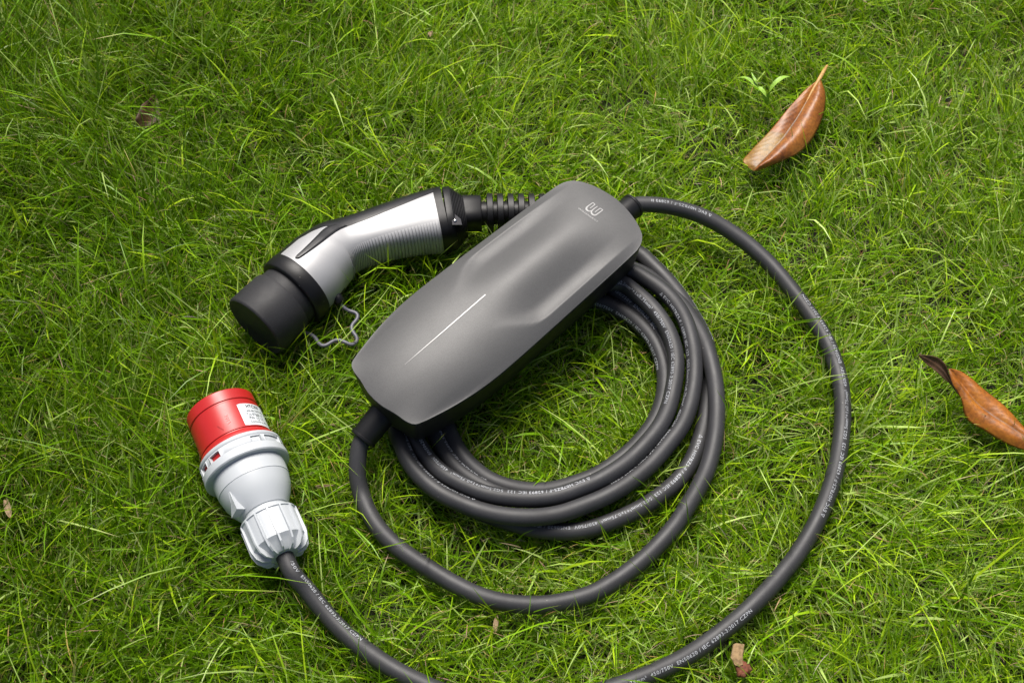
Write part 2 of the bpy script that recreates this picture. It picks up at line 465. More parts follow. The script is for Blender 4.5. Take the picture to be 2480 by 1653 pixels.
add(hidden([(1462, 670, .2), (1440, 620, .5), (1415, 570, .8), (1385, 535, 1.1)]) + [tuple(at(1350, 514, .046)), tuple(at(1325, 508, .047)), tuple(at(1290, 509, .047))])

charge = Cable(ch, R_CABLE)
cc = charge.tube('charging_cable', M['rubber'], None)
tag(cc, 'thick black cable coiled in several turns on the grass under the grey box', 'cable')
def srange(k):
    i0, i1 = marks[k]
    return (charge.ctrl[i0], charge.ctrl[i1])
TAIL = 'mm\u00b2  450/750V  EN50620 / IEC 62893-3:2017 CZPN'
def crun(key, txt, px, theta, **k):
    return run(charge, cc, txt, px, theta, rng=srange(key), **k)
crun('A', TAIL, (1556, 604), 32)
crun('B', FULL, (1602, 720), 143)
crun('C', FULL[20:], (1614, 985), 118, end=True)
crun('D', '5mm\u00b2  450/750V  EN50620 / IEC', (1606, 790), 108, end=True)
crun('E', '0.75mm\u00b2  450/750V  EN50620 / IEC 62893-3:2017 CZPN', (1600, 900), 148, end=True)
crun('A', FULL, (1700, 1066), 92)
crun('C', FULL, (1425, 1160), 108)
crun('B', FULL[:52], (1150, 1222), 138)
crun('D', FULL[58:], (1178, 1172), 128)

# ------------------------------------------------------------------ control box
box = empty('control_box', bx(0, 0, BOX_BOT))
tag(box, 'graphite grey charging control box with a thin pale light line on its lid', 'charging box')
HALF = [(138, 0), (136.8, 12), (134, 25), (129.5, 36), (124.5, 42), (117, 45.6), (105, 47), (60, 48.8), (10, 50.4), (-30, 51.4), (-55, 51.3), (-75, 49.8), (-95, 46.6), (-110, 43.2), (-120.5, 40.4), (-127.5, 37.4), (-131, 31), (-133, 20), (-135.8, 9), (-136.5, 0)]
half = catmull(HALF, 9)
OUT = np.r_[half, (half * [1, -1])[1:-1][::-1]] / 1000.0       # closed outline, metres
def medial(P):
    return np.c_[np.clip(P[:, 0], -0.092, 0.098), np.zeros(len(P))]
MED = medial(OUT)
_n, _f = half[half[:, 0] < -90][::-1], half[half[:, 0] > 80]
_n = _n[np.argsort(_n[:, 1])] / 1000; _f = _f[np.argsort(_f[:, 1])] / 1000
def UEND_N(a): return np.interp(a, _n[:, 1], _n[:, 0])
def UEND_F(a): return np.interp(a, _f[:, 1], _f[:, 0])
def lid_height(u, v, r, hw):
    """mm above the rim; u along, |v|/hw across, r 0..1 ring"""
    q = np.abs(v) / hw
    q = np.clip(q, 0, 1)
    av = np.minimum(np.abs(v), 0.0515)
    e = np.where(u < 0, (u / UEND_N(av)), (u / UEND_F(av)))
    e = np.clip(e, 0, 1)
    h = 16.5 * (1 - q ** 2.3) * (1 - 0.86 * e ** 4.5)
    h = h * (1.0 - 0.12 * sstep(0.02, 0.13, u))
    # two scooped channels on the far half: a creased outer lip, a short wall, then a gentle rise to the middle ridge
    along = sstep(-0.036, 0.020, u) * (1 - sstep(0.050, 0.128, u))
    vo = 0.46 + 0.38 * sstep(-0.034, 0.012, u)
    x = np.clip((vo - q) / 0.30, 0, 1)
    wall = 1 - (1 - x) ** 2.2
    h = h - 6.2 * along * wall * sstep(0.0, 0.62, q)
    return h
NR = 64
rr = 1 - np.linspace(1, 0, NR) ** 1.25
hwv = np.interp(np.arange(0), [0], [0])
UU, WW = half[:, 0] / 1000, half[:, 1] / 1000
side = (WW > 0.03)
o_ = np.argsort(UU[side])
def hw_at(u):
    """half width of the lid's arch: the outline along the sides, running straight on past the rounded corners"""
    body_ = np.interp(u, UU[side][o_], WW[side][o_])
    a, b = np.interp(-0.112, UU[side][o_], WW[side][o_]), np.interp(0.108, UU[side][o_], WW[side][o_])
    return np.where(u < -0.112, a + (u + 0.112) * 0.17, np.where(u > 0.108, b - (u - 0.108) * 0.05, body_))
V = []
for r in rr:
    P = MED * (1 - r) + OUT * r
    h = lid_height(P[:, 0], P[:, 1], np.full(len(P), r), hw_at(P[:, 0]))
    for (u, v), z in zip(P, h):
        V.append(bx(u, v, BOX_RIM + z / 1000))
n_out = len(OUT)
ARCH = lid_height(OUT[:, 0], OUT[:, 1], np.ones(len(OUT)), hw_at(OUT[:, 0]))      # the rim rises a little in the middle of both ends
# turned-down skirt of the lid
for k, (sc_, dz) in enumerate([(1.0, -1.1), (0.996, -1.6), (0.975, -1.7)]):
    P = MED + (OUT - MED) * sc_
    for (u, v), a in zip(P, ARCH): V.append(bx(u, v, BOX_RIM + (dz + a) / 1000))
F = grid_faces(NR + 3, n_out, True)
bm = bmesh.new()
bv = [bm.verts.new(v) for v in V]
for f in F: bm.faces.new([bv[i] for i in f])
bmesh.ops.remove_doubles(bm, verts=bm.verts, dist=2e-5)
bmesh.ops.dissolve_degenerate(bm, dist=1e-6, edges=bm.edges)
lid = bm_mesh('lid', bm, M['lid'], box, sharp=28)
V = [v.co.copy() for v in lid.data.vertices]; F = [tuple(p.vertices) for p in lid.data.polygons]
bvh_lid = BVHTree.FromPolygons([Vector(v) for v in V], F)
# lower housing
V = []
prof = [(0.955, -1.0), (0.958, -3.0), (0.986, -3.2), (0.988, -4.2), (0.985, -7.5), (0.972, -15), (0.945, -27), (0.915, -36), (0.885, -39.6), (0.84, -40.5), (0.4, -40.5), (0.01, -40.5)]
for sc_, dz in prof:
    P = MED + (OUT - MED) * sc_
    for (u, v), a in zip(P, ARCH): V.append(bx(u, v, BOX_RIM + (dz + a * max(0, 1 - max(0, -dz - 5) / 14)) / 1000))
body = mesh('lower_housing', V, grid_faces(len(prof), n_out, True), M['black'], box, sharp=50)
# raised edge bead round the housing, the thin bright line below the lid
V = []
bead = [(0.980, -3.3), (0.990, -2.9), (0.996, -3.3), (0.994, -3.9), (0.984, -4.0)]
for sc_, dz in bead:
    P = MED + (OUT - MED) * sc_
    for (u, v), a in zip(P, ARCH): V.append(bx(u, v, BOX_RIM + (dz + a) / 1000))
mesh('edge_bead', V, grid_faces(len(bead), n_out, True), M['gloss'], body, sharp=None)

def on_lid(px, py, lift=0.00025):
    d = ray(px, py).normalized()
    loc, nrm, i, dist = bvh_lid.ray_cast(CAM, d)
    if nrm.dot(d) > 0: nrm = -nrm
    return loc + nrm * lift, nrm

def ribbon_on_lid(name, pts, widths, mat, parent, n=8, lift=0.00025):
    """flat inlay: pts photo pixels along its middle, widths in metres"""
    P = catmull(pts, n)
    Wd = catmull([(w_, 0) for w_ in widths], n)[:, 0] if len(widths) == len(pts) else np.interp(np.linspace(0, 1, len(P)), np.linspace(0, 1, len(widths)), widths)
    Q = [on_lid(x, y, lift) for x, y in P]
    V = []
    for i in range(len(Q)):
        a, b = Q[max(i - 1, 0)][0], Q[min(i + 1, len(Q) - 1)][0]
        t = (b - a).normalized(); s_ = t.cross(Q[i][1]).normalized()
        V += [Q[i][0] - s_ * Wd[i] / 2, Q[i][0] + s_ * Wd[i] / 2]
    return mesh(name, V, grid_faces(len(Q), 2), mat, parent, smooth=False)
c5 = lambda x, y: (800 + x * .4464, 400 + y * .4464)
ribbon_on_lid('light_strip', [c5(404, 1081), c5(500, 998), c5(600, 912), c5(700, 825), c5(842, 702)], [0.0002, 0.0005, 0.0007, 0.0009, 0.0011], M['lightbar'], lid)
# emblem: a double-U drawn in one line with folded ends
lg = lambda L: [(1380 + x / 19.6, 470 + y / 19.6) for x, y in L]
e1 = lg([(960, 680), (1075, 592), (1175, 515), (1185, 490), (1105, 420), (1080, 425), (930, 530), (820, 620), (785, 690), (800, 750), (860, 800), (930, 820), (1000, 805), (1030, 800)])
e2 = lg([(1315, 590), (1160, 695), (1060, 785), (1025, 840), (1030, 910), (1075, 970), (1150, 1005), (1210, 1005), (1290, 960), (1430, 860), (1545, 775), (1545, 750), (1455, 690), (1430, 690), (1310, 775), (1190, 865)])
emb = ribbon_on_lid('emblem', e1, [0.0006, .0007, .0008, .0008, .0007, .0007, .0009, .0012, .0015, .0016, .0014, .001, .0008, .0007], M['mark'], lid, n=5)
ribbon_on_lid('emblem_stroke', e2, [0.0006, .0008, .0009, .0011, .0014, .0016, .0014, .0012, .001, .0009, .0008, .0008, .0007, .0007, .0007, .0006], M['mark'], emb, n=5, lift=0.0003)
# lettering under the emblem
V2, F2 = text_mesh('WISSENERGY', 1.0)
V2 = V2 / np.array([V2[:, 0].max(), 0.72])
o0 = np.array([1380 + 375 / 19.6, 470 + 700 / 19.6]); xd = np.array([930, 660]) / 19.6; yd = np.array([62, -56]) / 19.6
W = [on_lid(*(o0 + xd * a + yd * b), lift=0.0003)[0] for a, b in V2]
mesh('lettering', W, F2, M['mark'], lid, smooth=False)

def tube_profile(name, p0, d, prof, mat, parent, seg=40, sharp=40, phase=0.0, up=Vector((0, 0, 1))):
    """lathe: prof [(t, r)] along axis d from p0 (metres)"""
    d = Vector(d).normalized(); p0 = Vector(p0)
    right = d.cross(up).normalized(); upv = right.cross(d).normalized()
    V = []
    for t, r in prof:
        c = p0 + d * t
        for j in range(seg):
            a = 2 * math.pi * j / seg + phase
            V.append(c + (right * math.cos(a) + upv * math.sin(a)) * r)
    F = grid_faces(len(prof), seg, True)
    for k, base in ((0, 0), (1, (len(prof) - 1) * seg)):
        r = prof[0][1] if k == 0 else prof[-1][1]
        ring = [base + j for j in range(seg)]
        F.append(tuple(ring[::-1]) if k == 0 else tuple(ring))
    return mesh(name, V, F, mat, parent, sharp=sharp)

def gland(p, q):
    d = q - p; L = d.length
    gl = tube_profile('cable_gland', p, d, [(0, .0150), (L - .030, .0150), (L - .0280, .0140), (L - .0276, .0113), (L - .002, .0108), (L - .0006, .0104), (L, .0076)], M['black'], box)
    tube_profile('gland_collar', p, d, [(L - .0036, .0110), (L - .0032, .0114), (L - .0014, .0114), (L - .0008, .0110)], M['black'], gl)
gland(bx(-0.112, 0.001, 0.064), NG1); gland(bx(0.120, 0, GLAND_Z), bx(0.163, 0, GLAND_Z - .002))

# ------------------------------------------------------------------ charging connector
c6 = lambda x, y, z: np.array(at(520 + x * .34, 420 + y * .34, z))
conn = empty('charging_connector', tuple(c6(1000, 560, 0.0)))
tag(conn, 'silver and black charging connector with ribbed grip and black rubber cap', 'charging plug')
AX0 = c6(285, 1095, 0.050)                         # centre of the cap's end face
AXD = c6(533, 864, 0.050) - AX0; AXD /= np.linalg.norm(AXD)
def axp(t): return Vector(AX0 + AXD * t)

class Sweep:
    """tube of super-ellipse sections; parameter t runs over the stations, angle 0 = left of travel, 90 = top, 180 = right"""
    def __init__(self, st, per=8):
        A = catmull([tuple(c) + (a, b, n) for c, a, b, n in st], per)
        self.C, self.a, self.b, self.n = A[:, :3], A[:, 3], A[:, 4], A[:, 5]
        T = np.gradient(self.C, axis=0); T /= np.linalg.norm(T, axis=1)[:, None]
        self.T = T
        L = np.stack([-T[:, 1], T[:, 0], np.zeros(len(T))], 1); L /= np.linalg.norm(L, axis=1)[:, None]
        self.L = L
        self.Z = np.cross(T, L)
        self.per = per
        self.idx = np.arange(len(A)) / per
    def ev(self, t, ang, off=0.0):
        f = lambda X: np.array([np.interp(t, self.idx, X[:, k]) for k in range(3)])
        c, Lv, Zv = f(self.C), f(self.L), f(self.Z)
        a, b, n = (np.interp(t, self.idx, X) for X in (self.a, self.b, self.n))
        r = math.radians(ang); ca, sa = math.cos(r), math.sin(r)
        x = (a + off) * math.copysign(abs(ca) ** (2 / n), ca); z = (b + off) * math.copysign(abs(sa) ** (2 / n), sa)
        return Vector(c + Lv * x + Zv * z)
    def shell(self, name, mat, parent, t0, t1, nt, seg=64, off=0.0, sharp=60, caps=True):
        V = [self.ev(t, 360 * j / seg, off) for t in np.linspace(t0, t1, nt) for j in range(seg)]
        F = grid_faces(nt, seg, True)
        if caps:
            F.append(tuple(range(seg))[::-1]); F.append(tuple((nt - 1) * seg + j for j in range(seg)))
        return mesh(name, V, F, mat, parent, sharp=sharp)
    def patch(self, name, mat, parent, ts, lo, hi, off, m=8, skirt=0.0015):
        """raised strip: between angles lo(t) and hi(t), standing off the surface, with its edges turned down"""
        V = []
        for t, l, h in zip(ts, lo, hi):
            A = np.linspace(l, h, m)
            V.append(self.ev(t, l, -skirt))
            for k, a in enumerate(A):
                e = min(k, m - 1 - k)
                V.append(self.ev(t, a, off if e > 0 else off * 0.55))
            V.append(self.ev(t, h, -skirt))
        n = len(ts); mm = m + 2
        F = grid_faces(n, mm)
        F.append(tuple(range(mm))); F.append(tuple((n - 1) * mm + j for j in range(mm))[::-1])
        return mesh(name, V, F, mat, parent, sharp=55)

# front: cap, neck, collar
capo = tube_profile('protective_cap', axp(0), AXD, [(.0035, .020), (.0028, .0245), (.0006, .0280), (0.0, .0290), (.0006, .0300), (.0022, .0306), (.020, .0304), (.0320, .0298), (.0335, .0292), (.034, .0270)], M['cap'], conn, seg=72, sharp=50)
tube_profile('neck', axp(.030), AXD, [(0, .0272), (.004, .0276), (.013, .0278), (.022, .0276)], M['cap'], conn, seg=64)
tube_profile('collar', axp(.0425), AXD, [(0, .029), (.0004, .0318), (.0016, .0328), (.0125, .0330), (.0138, .0326), (.0142, .031)], M['black'], conn, seg=72, sharp=45)
s0 = np.array(axp(.0560)); s1 = np.array(axp(.066))
st = [(s0, .0318, .0312, 2.0), (s1, .0316, .0310, 2.0), (c6(735, 665, .0495), .0300, .0298, 2.1), (c6(800, 603, .049), .0278, .0280, 2.2), (c6(858, 552, .0485), .0250, .0256, 2.35), (c6(945, 512, .0475), .0218, .0232, 2.6),
      (c6(1065, 470, .0465), .0208, .0218, 2.8), (c6(1245, 414, .046), .0222, .0214, 2.9), (c6(1435, 366, .046), .0248, .0220, 2.9), (c6(1600, 334, .0465), .0272, .0232, 2.9), (c6(1700, 315, .047), .0272, .0238, 2.8)]
SW = Sweep(st)
TE = 8.93        # where the silver shell ends
shell = SW.shell('shell', M['silver'], conn, 0.0, TE, 76, caps=False)
# underside of the shell front: dark recess with the tether's eye
SW.patch('tether_recess', M['black'], shell, np.linspace(0.15, 1.9, 9), [196, 194, 191, 188, 185, 184, 184, 185, 189], [206, 210, 213, 215, 216, 215, 213, 209, 203], 0.0004, m=6)
# black spine along the back and its tongue over the shell
def pix(P):
    """position of a world point in the connector's own measuring grid"""
    d = Vector(P) - CAM; z = d.dot(FW)
    return ((1240 + FPX * d.x / z - 520) / .34, (826.5 - FPX * d.dot(UPV) / z - 420) / .34)
EDGE = np.array([(380, 655), (425, 614), (500, 547), (600, 464), (700, 408), (765, 382), (800, 372), (860, 385), (905, 388), (940, 378), (1000, 355), (1100, 318), (1250, 256), (1400, 195), (1558, 133), (1700, 80)], float)
def edge_angle(t):
    for a in np.arange(28, 112, .75):
        x, y = pix(SW.ev(t, a))
        if y > np.interp(x, EDGE[:, 0], EDGE[:, 1]): return a
    return 60.0
ts = np.linspace(0.02, TE + .02, 90)
hi = np.array([edge_angle(t) for t in ts])
for _ in range(2): hi[1:-1] = (hi[:-2] + 2 * hi[1:-1] + hi[2:]) / 4
spine = SW.patch('spine', M['gloss'], conn, ts, np.full(90, -32.0), hi, 0.0007, m=12)
bvh_shell = BVHTree.FromPolygons([v.co.copy() for v in shell.data.vertices], [tuple(p.vertices) for p in shell.data.polygons])
upe = catmull([(574, 600), (584, 582), (612, 556), (665, 505), (720, 450), (768, 402), (808, 376), (850, 366)], 6)
loe = catmull([(578, 606), (602, 606), (640, 582), (700, 540), (765, 492), (830, 442), (890, 402), (950, 376)], 6)
V = []
for (x0, y0), (x1, y1) in zip(upe, loe):
    for k in range(7):
        q = k / 6; x, y = x0 + (x1 - x0) * q, y0 + (y1 - y0) * q
        d = ray(520 + x * .34, 420 + y * .34).normalized()
        h = bvh_shell.ray_cast(CAM, d)
        nn = h[1] if h[1].dot(d) < 0 else -h[1]
        V.append(h[0] + nn * (0.0011 if 0 < k < 6 else 0.0001))
mesh('spine_tongue', V, grid_faces(len(upe), 7), M['gloss'], spine, sharp=60)
# grip ribs, each a raised bar round the lower side
def rib(t, lo, hi_):
    V = []
    for a in np.linspace(lo, hi_, 10):
        e = 0.0001 if a in (lo, hi_) else 0.0010
        V += [SW.ev(t - .052, a, -.0006), SW.ev(t - .046, a, e), SW.ev(t + .046, a, e), SW.ev(t + .052, a, -.0006)]
    F = grid_faces(10, 4)
    F += [(0, 1, 2, 3), (36, 39, 38, 37)]
    mesh('grip_rib', V, F, M['silver'], shell, sharp=70)
nr = 40
for i in range(nr):
    t = 3.42 + (8.80 - 3.42) * (i / (nr - 1)) ** 0.93
    lo = float(np.interp(t, [3.4, 4, 4.6, 5.2, 6, 7, 8, 8.9], [166, 149, 137, 131, 127, 122, 118, 115]))
    rib(t, lo, 232)
# rear block: plain band, seam, ridged taper
rb0 = SW.shell('rear_band', M['black'], conn, TE + .01, 9.42, 6, off=0.0004, sharp=40)
rear_c = Vector(np.array([np.interp(9.42, SW.idx, SW.C[:, k]) for k in range(3)]))
RD = (c6(2280, 270, .047) - c6(1780, 290, .047)); RD /= np.linalg.norm(RD)
RD2 = np.array([np.interp(9.6, SW.idx, SW.T[:, k]) for k in range(3)]); 
def ell_ring_stack(name, prof, d, p0, mat, parent, aspect=0.9, n=2.7, seg=48, sharp=40):
    """lathe of super-ellipse rings"""
    d = Vector(d).normalized(); p0 = Vector(p0)
    Lf = Vector((-d.y, d.x, 0)).normalized(); Zf = d.cross(Lf)
    V = []
    for t, r in prof:
        for j in range(seg):
            a = 2 * math.pi * j / seg; ca, sa = math.cos(a), math.sin(a)
            V.append(p0 + d * t + Lf * (r * math.copysign(abs(ca) ** (2 / n), ca)) + Zf * (aspect * r * math.copysign(abs(sa) ** (2 / n), sa)))
    F = grid_faces(len(prof), seg, True)
    F.append(tuple(range(seg))[::-1]); F.append(tuple((len(prof) - 1) * seg + j for j in range(seg)))
    return mesh(name, V, F, mat, parent, sharp=sharp)
RDm = Vector(RD2).lerp(Vector(RD), .35)
rb = ell_ring_stack('rear_block', [(.0004, .0262), (.0010, .0270), (.0062, .0270), (.0068, .0266)], RDm, rear_c, M['black'], conn, aspect=.88)
for i in range(8):
    r0 = .0262 - .0011 * i
    ell_ring_stack('rear_ridge', [(.0068 + .00135 * i, r0 - .0012), (.0070 + .00135 * i, r0), (.0078 + .00135 * i, r0 - .0004), (.0080 + .00135 * i, r0 - .0016)], RDm, rear_c, M['black'], rb, aspect=.88)
nose_p = Vector(c6(1772, 290, .047))
nose = ell_ring_stack('boot_nose', [(-.004, .0152), (.0002, .0152), (.0150, .0146), (.0158, .0140), (.0160, .0105)], RD, nose_p, M['black'], conn, aspect=.95, n=3.2)
boot = tube_profile('cable_boot', nose_p + Vector(RD) * .014, RD, [(0, .0105), (.03, .0098), (.052, .0088), (.056, .0072)], M['black'], conn)
for i in range(6):
    t = .0205 + .0092 * i
    ell_ring_stack('boot_ring', [(t, .0128), (t + .0006, .0168 - .0004 * i), (t + .0052, .0166 - .0004 * i), (t + .0058, .0126)], RD, nose_p, M['black'], boot, aspect=1.0, n=2.3)
# dark wedge painted in for the shaded latch notch, steel screw on top
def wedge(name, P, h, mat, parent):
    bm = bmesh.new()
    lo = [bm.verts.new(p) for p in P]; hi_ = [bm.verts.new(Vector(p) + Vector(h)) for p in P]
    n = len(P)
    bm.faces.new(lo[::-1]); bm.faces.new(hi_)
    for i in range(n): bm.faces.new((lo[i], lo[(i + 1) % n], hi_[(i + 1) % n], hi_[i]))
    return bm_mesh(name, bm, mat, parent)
zt = .0665
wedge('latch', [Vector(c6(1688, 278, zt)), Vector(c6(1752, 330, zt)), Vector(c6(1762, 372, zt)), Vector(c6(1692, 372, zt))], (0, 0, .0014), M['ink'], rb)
tube_profile('screw', Vector(c6(1712, 338, zt + .0014)), (0.25, -.3, 1), [(0, .0013), (.0010, .0013), (.0013, .0009)], M['steel'], rb, seg=16, up=Vector((0, 1, 0)))
# tether between the shell and the cap
tp = [(872, 882, .046), (884, 908, .044), (905, 938, .042), (935, 968, .040), (968, 982, .039), (1002, 988, .039), (1024, 1012, .039), (1008, 1048, .039), (978, 1076, .039), (972, 1104, .039), (990, 1138, .039), (1014, 1164, .039), (1014, 1198, .039),
      (990, 1220, .038), (955, 1216, .038), (920, 1196, .038), (880, 1184, .038), (845, 1190, .038), (815, 1212, .038), (782, 1230, .038), (752, 1222, .038), (732, 1196, .037), (718, 1168, .036), (690, 1148, .035), (655, 1136, .034), (600, 1120, .036)]
teth = Cable([tuple(c6(*p)) for p in tp], 0.00165, step=0.0012)
teth.tube('tether', M['tether'], conn, seg=12)
tube_profile('tether_knob', Vector(c6(868, 870, .047)), c6(905, 938, .042) - c6(868, 870, .047), [(0, .0042), (.001, .0046), (.006, .0046), (.0075, .0034), (.008, .002)], M['black'], conn, seg=20)

# ------------------------------------------------------------------ red industrial plug
plug = empty('industrial_plug', (float(PL0[0] + PL_DIR[0] * .07), float(PL0[1] + PL_DIR[1] * .07), 0))
tag(plug, 'red and pale grey industrial power plug lying on the grass at a cable end', 'power plug')
P0 = Vector(PL0); PD = Vector(PL_DIR)
PR = PD.cross(Vector((0, 0, 1))).normalized()        # right-hand side when looking along the plug
PRR = -PR if PR.x < 0 else PR                        # photo's right
def pp(t, phi, r):
    """point on the plug: phi 0 = right in the photo, 90 = top"""
    a = math.radians(phi); t = t * PSC; r = r * PSC
    return P0 + PD * t + PRR * (r * math.cos(a)) + Vector((0, 0, r * math.sin(a)))
def lathe(name, prof, mat, parent, seg=88, sharp=35):
    V = [pp(t, 360 * j / seg, r) for t, r in prof for j in range(seg)]
    F = grid_faces(len(prof), seg, True)
    F.append(tuple(range(seg))[::-1]); F.append(tuple((len(prof) - 1) * seg + j for j in range(seg)))
    bm = bmesh.new()
    me = bpy.data.meshes.new(name); me.from_pydata([tuple(v) for v in V], [], F)
    bm.from_mesh(me); bpy.data.meshes.remove(me)
    return bm_mesh(name, bm, mat, parent, sharp=sharp)
def block(name, t0, t1, f0, f1, r0, r1, mat, parent, k=6, taper=0.0):
    """curved block between two angles"""
    V = []
    for i in range(k):
        f = f0 + (f1 - f0) * i / (k - 1)
        V += [pp(t0, f, r0), pp(t0, f, r1), pp(t1, f, r1 - taper), pp(t1, f, r0)]
    F = grid_faces(k, 4, True) + [(0, 1, 2, 3), tuple(4 * (k - 1) + i for i in (3, 2, 1, 0))]
    me = bpy.data.meshes.new(name); me.from_pydata([tuple(v) for v in V], [], F)
    bm = bmesh.new(); bm.from_mesh(me); bpy.data.meshes.remove(me)
    bmesh.ops.bevel(bm, geom=[e for e in bm.edges if e.calc_face_angle(0) > 1.0], offset=0.00025, segments=1, affect='EDGES')
    return bm_mesh(name, bm, mat, parent, sharp=50)
red = lathe('red_sleeve', [(.012, .0225), (.0012, .0250), (0, .0262), (-.0004, .0284), (.0006, .0294), (.0100, .0297), (.0106, .0288), (.0116, .0288), (.0124, .0297), (.0380, .0302), (.0395, .0304), (.0400, .0296), (.0408, .0296), (.0416, .0312), (.0440, .0328), (.0480, .0334), (.056, .0322), (.062, .0318)], M['red'], plug)
# grey ring with its windows: two hoops, bars between them
ring = lathe('grey_ring', [(.0472, .0322), (.0472, .0344), (.0480, .0352), (.0496, .0354), (.0508, .0350), (.0512, .0346), (.0520, .0350), (.0524, .0350), (.0524, .0322)], M['grey'], plug)
lathe('ring_hoop', [(.0584, .0312), (.0584, .0356), (.0620, .0362), (.0652, .0362), (.0662, .0354), (.0664, .0312)], M['grey'], ring)
for f0, f1 in ((-60, 20), (50, 56), (70, 115), (133, 142), (161, 167), (186, 300)):
    block('ring_bar', .0522, .0586, f0, f1, .0312, .0355, M['grey'], ring, k=max(4, int((f1 - f0) / 6)))
for f0, f1 in ((56, 70), (20, 50), (166, 186)):
    block('ring_recess', .0526, .0582, f0 + .3, f1 - .3, .0308, .0338, M['grey'], ring)
bodyp = lathe('plug_body', [(.060, .0300), (.066, .0306), (.0700, .0308), (.0800, .0304), (.0802, .0300), (.0880, .0286), (.0960, .0252), (.1020, .0216), (.1052, .0196), (.1056, .0186), (.118, .0186)], M['grey'], plug)
# moulded tab on the body, thickening towards the nut
V = [pp(.0855, 131, .0280), pp(.0855, 137, .0280), pp(.1025, 160, .0200), pp(.1025, 129, .0200), pp(.0855, 132, .0294), pp(.0855, 136, .0294), pp(.094, 141, .0290), pp(.1025, 157, .0285), pp(.1025, 131, .0300), pp(.094, 131, .0302)]
mesh('moulded_tab', V, [(3, 2, 1, 0), (4, 5, 6, 9), (9, 6, 7, 8), (0, 1, 5, 4), (1, 2, 7, 6, 5), (2, 3, 8, 7), (3, 0, 4, 9, 8)], M['grey'], bodyp, smooth=False)
nut = lathe('gland_nut', [(.1105, .0190), (.1105, .0232), (.1112, .0238), (.1122, .0238), (.1128, .0228), (.1360, .0222), (.1380, .0200), (.1405, .0172), (.1448, .0140), (.1464, .0118), (.1464, .0082)], M['grey'], plug)
NF = 14
for i in range(NF):
    f = 360 / NF * i + 8
    d = 2.0
    prof = [(.1115, .0236), (.1122, .0244), (.1340, .0246), (.1362, .0242), (.1425, .0224), (.1462, .0188), (.1474, .0150), (.1474, .0115), (.1455, .0110), (.1130, .0180)]
    A = [pp(t, f - d * min(1, .0222 / r), r) for t, r in prof]; B = [pp(t, f + d * min(1, .0222 / r), r) for t, r in prof]
    n = len(prof)
    F = [tuple(range(n))[::-1], tuple(range(n, 2 * n))] + [(k, (k + 1) % n, n + (k + 1) % n, n + k) for k in range(n)]
    mesh('nut_fin', A + B, F, M['grey'], nut, smooth=False)
# sticker with its print, and moulded marks
def wrap(V2, F2, name, t_base, phi0, r, mat, parent, xs=1.0, vert=False, lift=0.0):
    W = []
    for x, y in V2:
        if vert: W.append(pp(t_base + x, phi0 + math.degrees(y / r), r + lift))
        else: W.append(pp(t_base - y, phi0 - math.degrees(x / r), r + lift))
    return mesh(name, W, F2, mat, parent, smooth=False)
RS = .0301
m_, n_ = 14, 5
V, F = [], []
for i in range(m_):
    for j in range(n_):
        x = i / (m_ - 1); y = j / (n_ - 1)
        f = 65 - 76 * x
        e = 0.0006 if i in (0, m_ - 1) else 0
        V.append(pp(.0172 + e + (.0218 - 2 * e) * y, f, RS + .00035))
lab = mesh('type_label', V, grid_faces(m_, n_), M['sticker'], red, sharp=None)
for txt, t, dx, h, bold in (('HTCXN', .0218, .0075, .0033, .018), ('16A-6h/200/346-', .0258, .0052, .0024, 0), ('Typ 8T04B-16', .0295, .0052, .0024, 0), ('IP44  \u2295 CE', .0331, .0060, .0025, 0), ('Conform to IEC', .0368, .0060, .0023, 0)):
    V2, F2 = text_mesh(txt, 1.0, bold=bold)
    V2 = V2 * (h / .7) * np.array([.80, 1])
    V2[:, 0] += dx
    wrap(V2, F2, 'label_print', t, 65, RS + .0006, M['ink'], lab)
V2, F2 = text_mesh('2017', 1.0); V2 = V2 * (.0030 / .7)
wrap(V2, F2, 'moulded_date', .0235, 84, .03025, M['red'], red, vert=True, lift=.0003)
A = [pp(.030, 96, .0306), pp(.0365, 99, .0306), pp(.0300, 106, .0306), pp(.030, 97.2, .0306), pp(.0352, 99, .0306), pp(.0300, 104.5, .0306)]
mesh('moulded_arrow', A, [(0, 1, 4, 3), (1, 2, 5, 4)], M['red'], red, smooth=False)
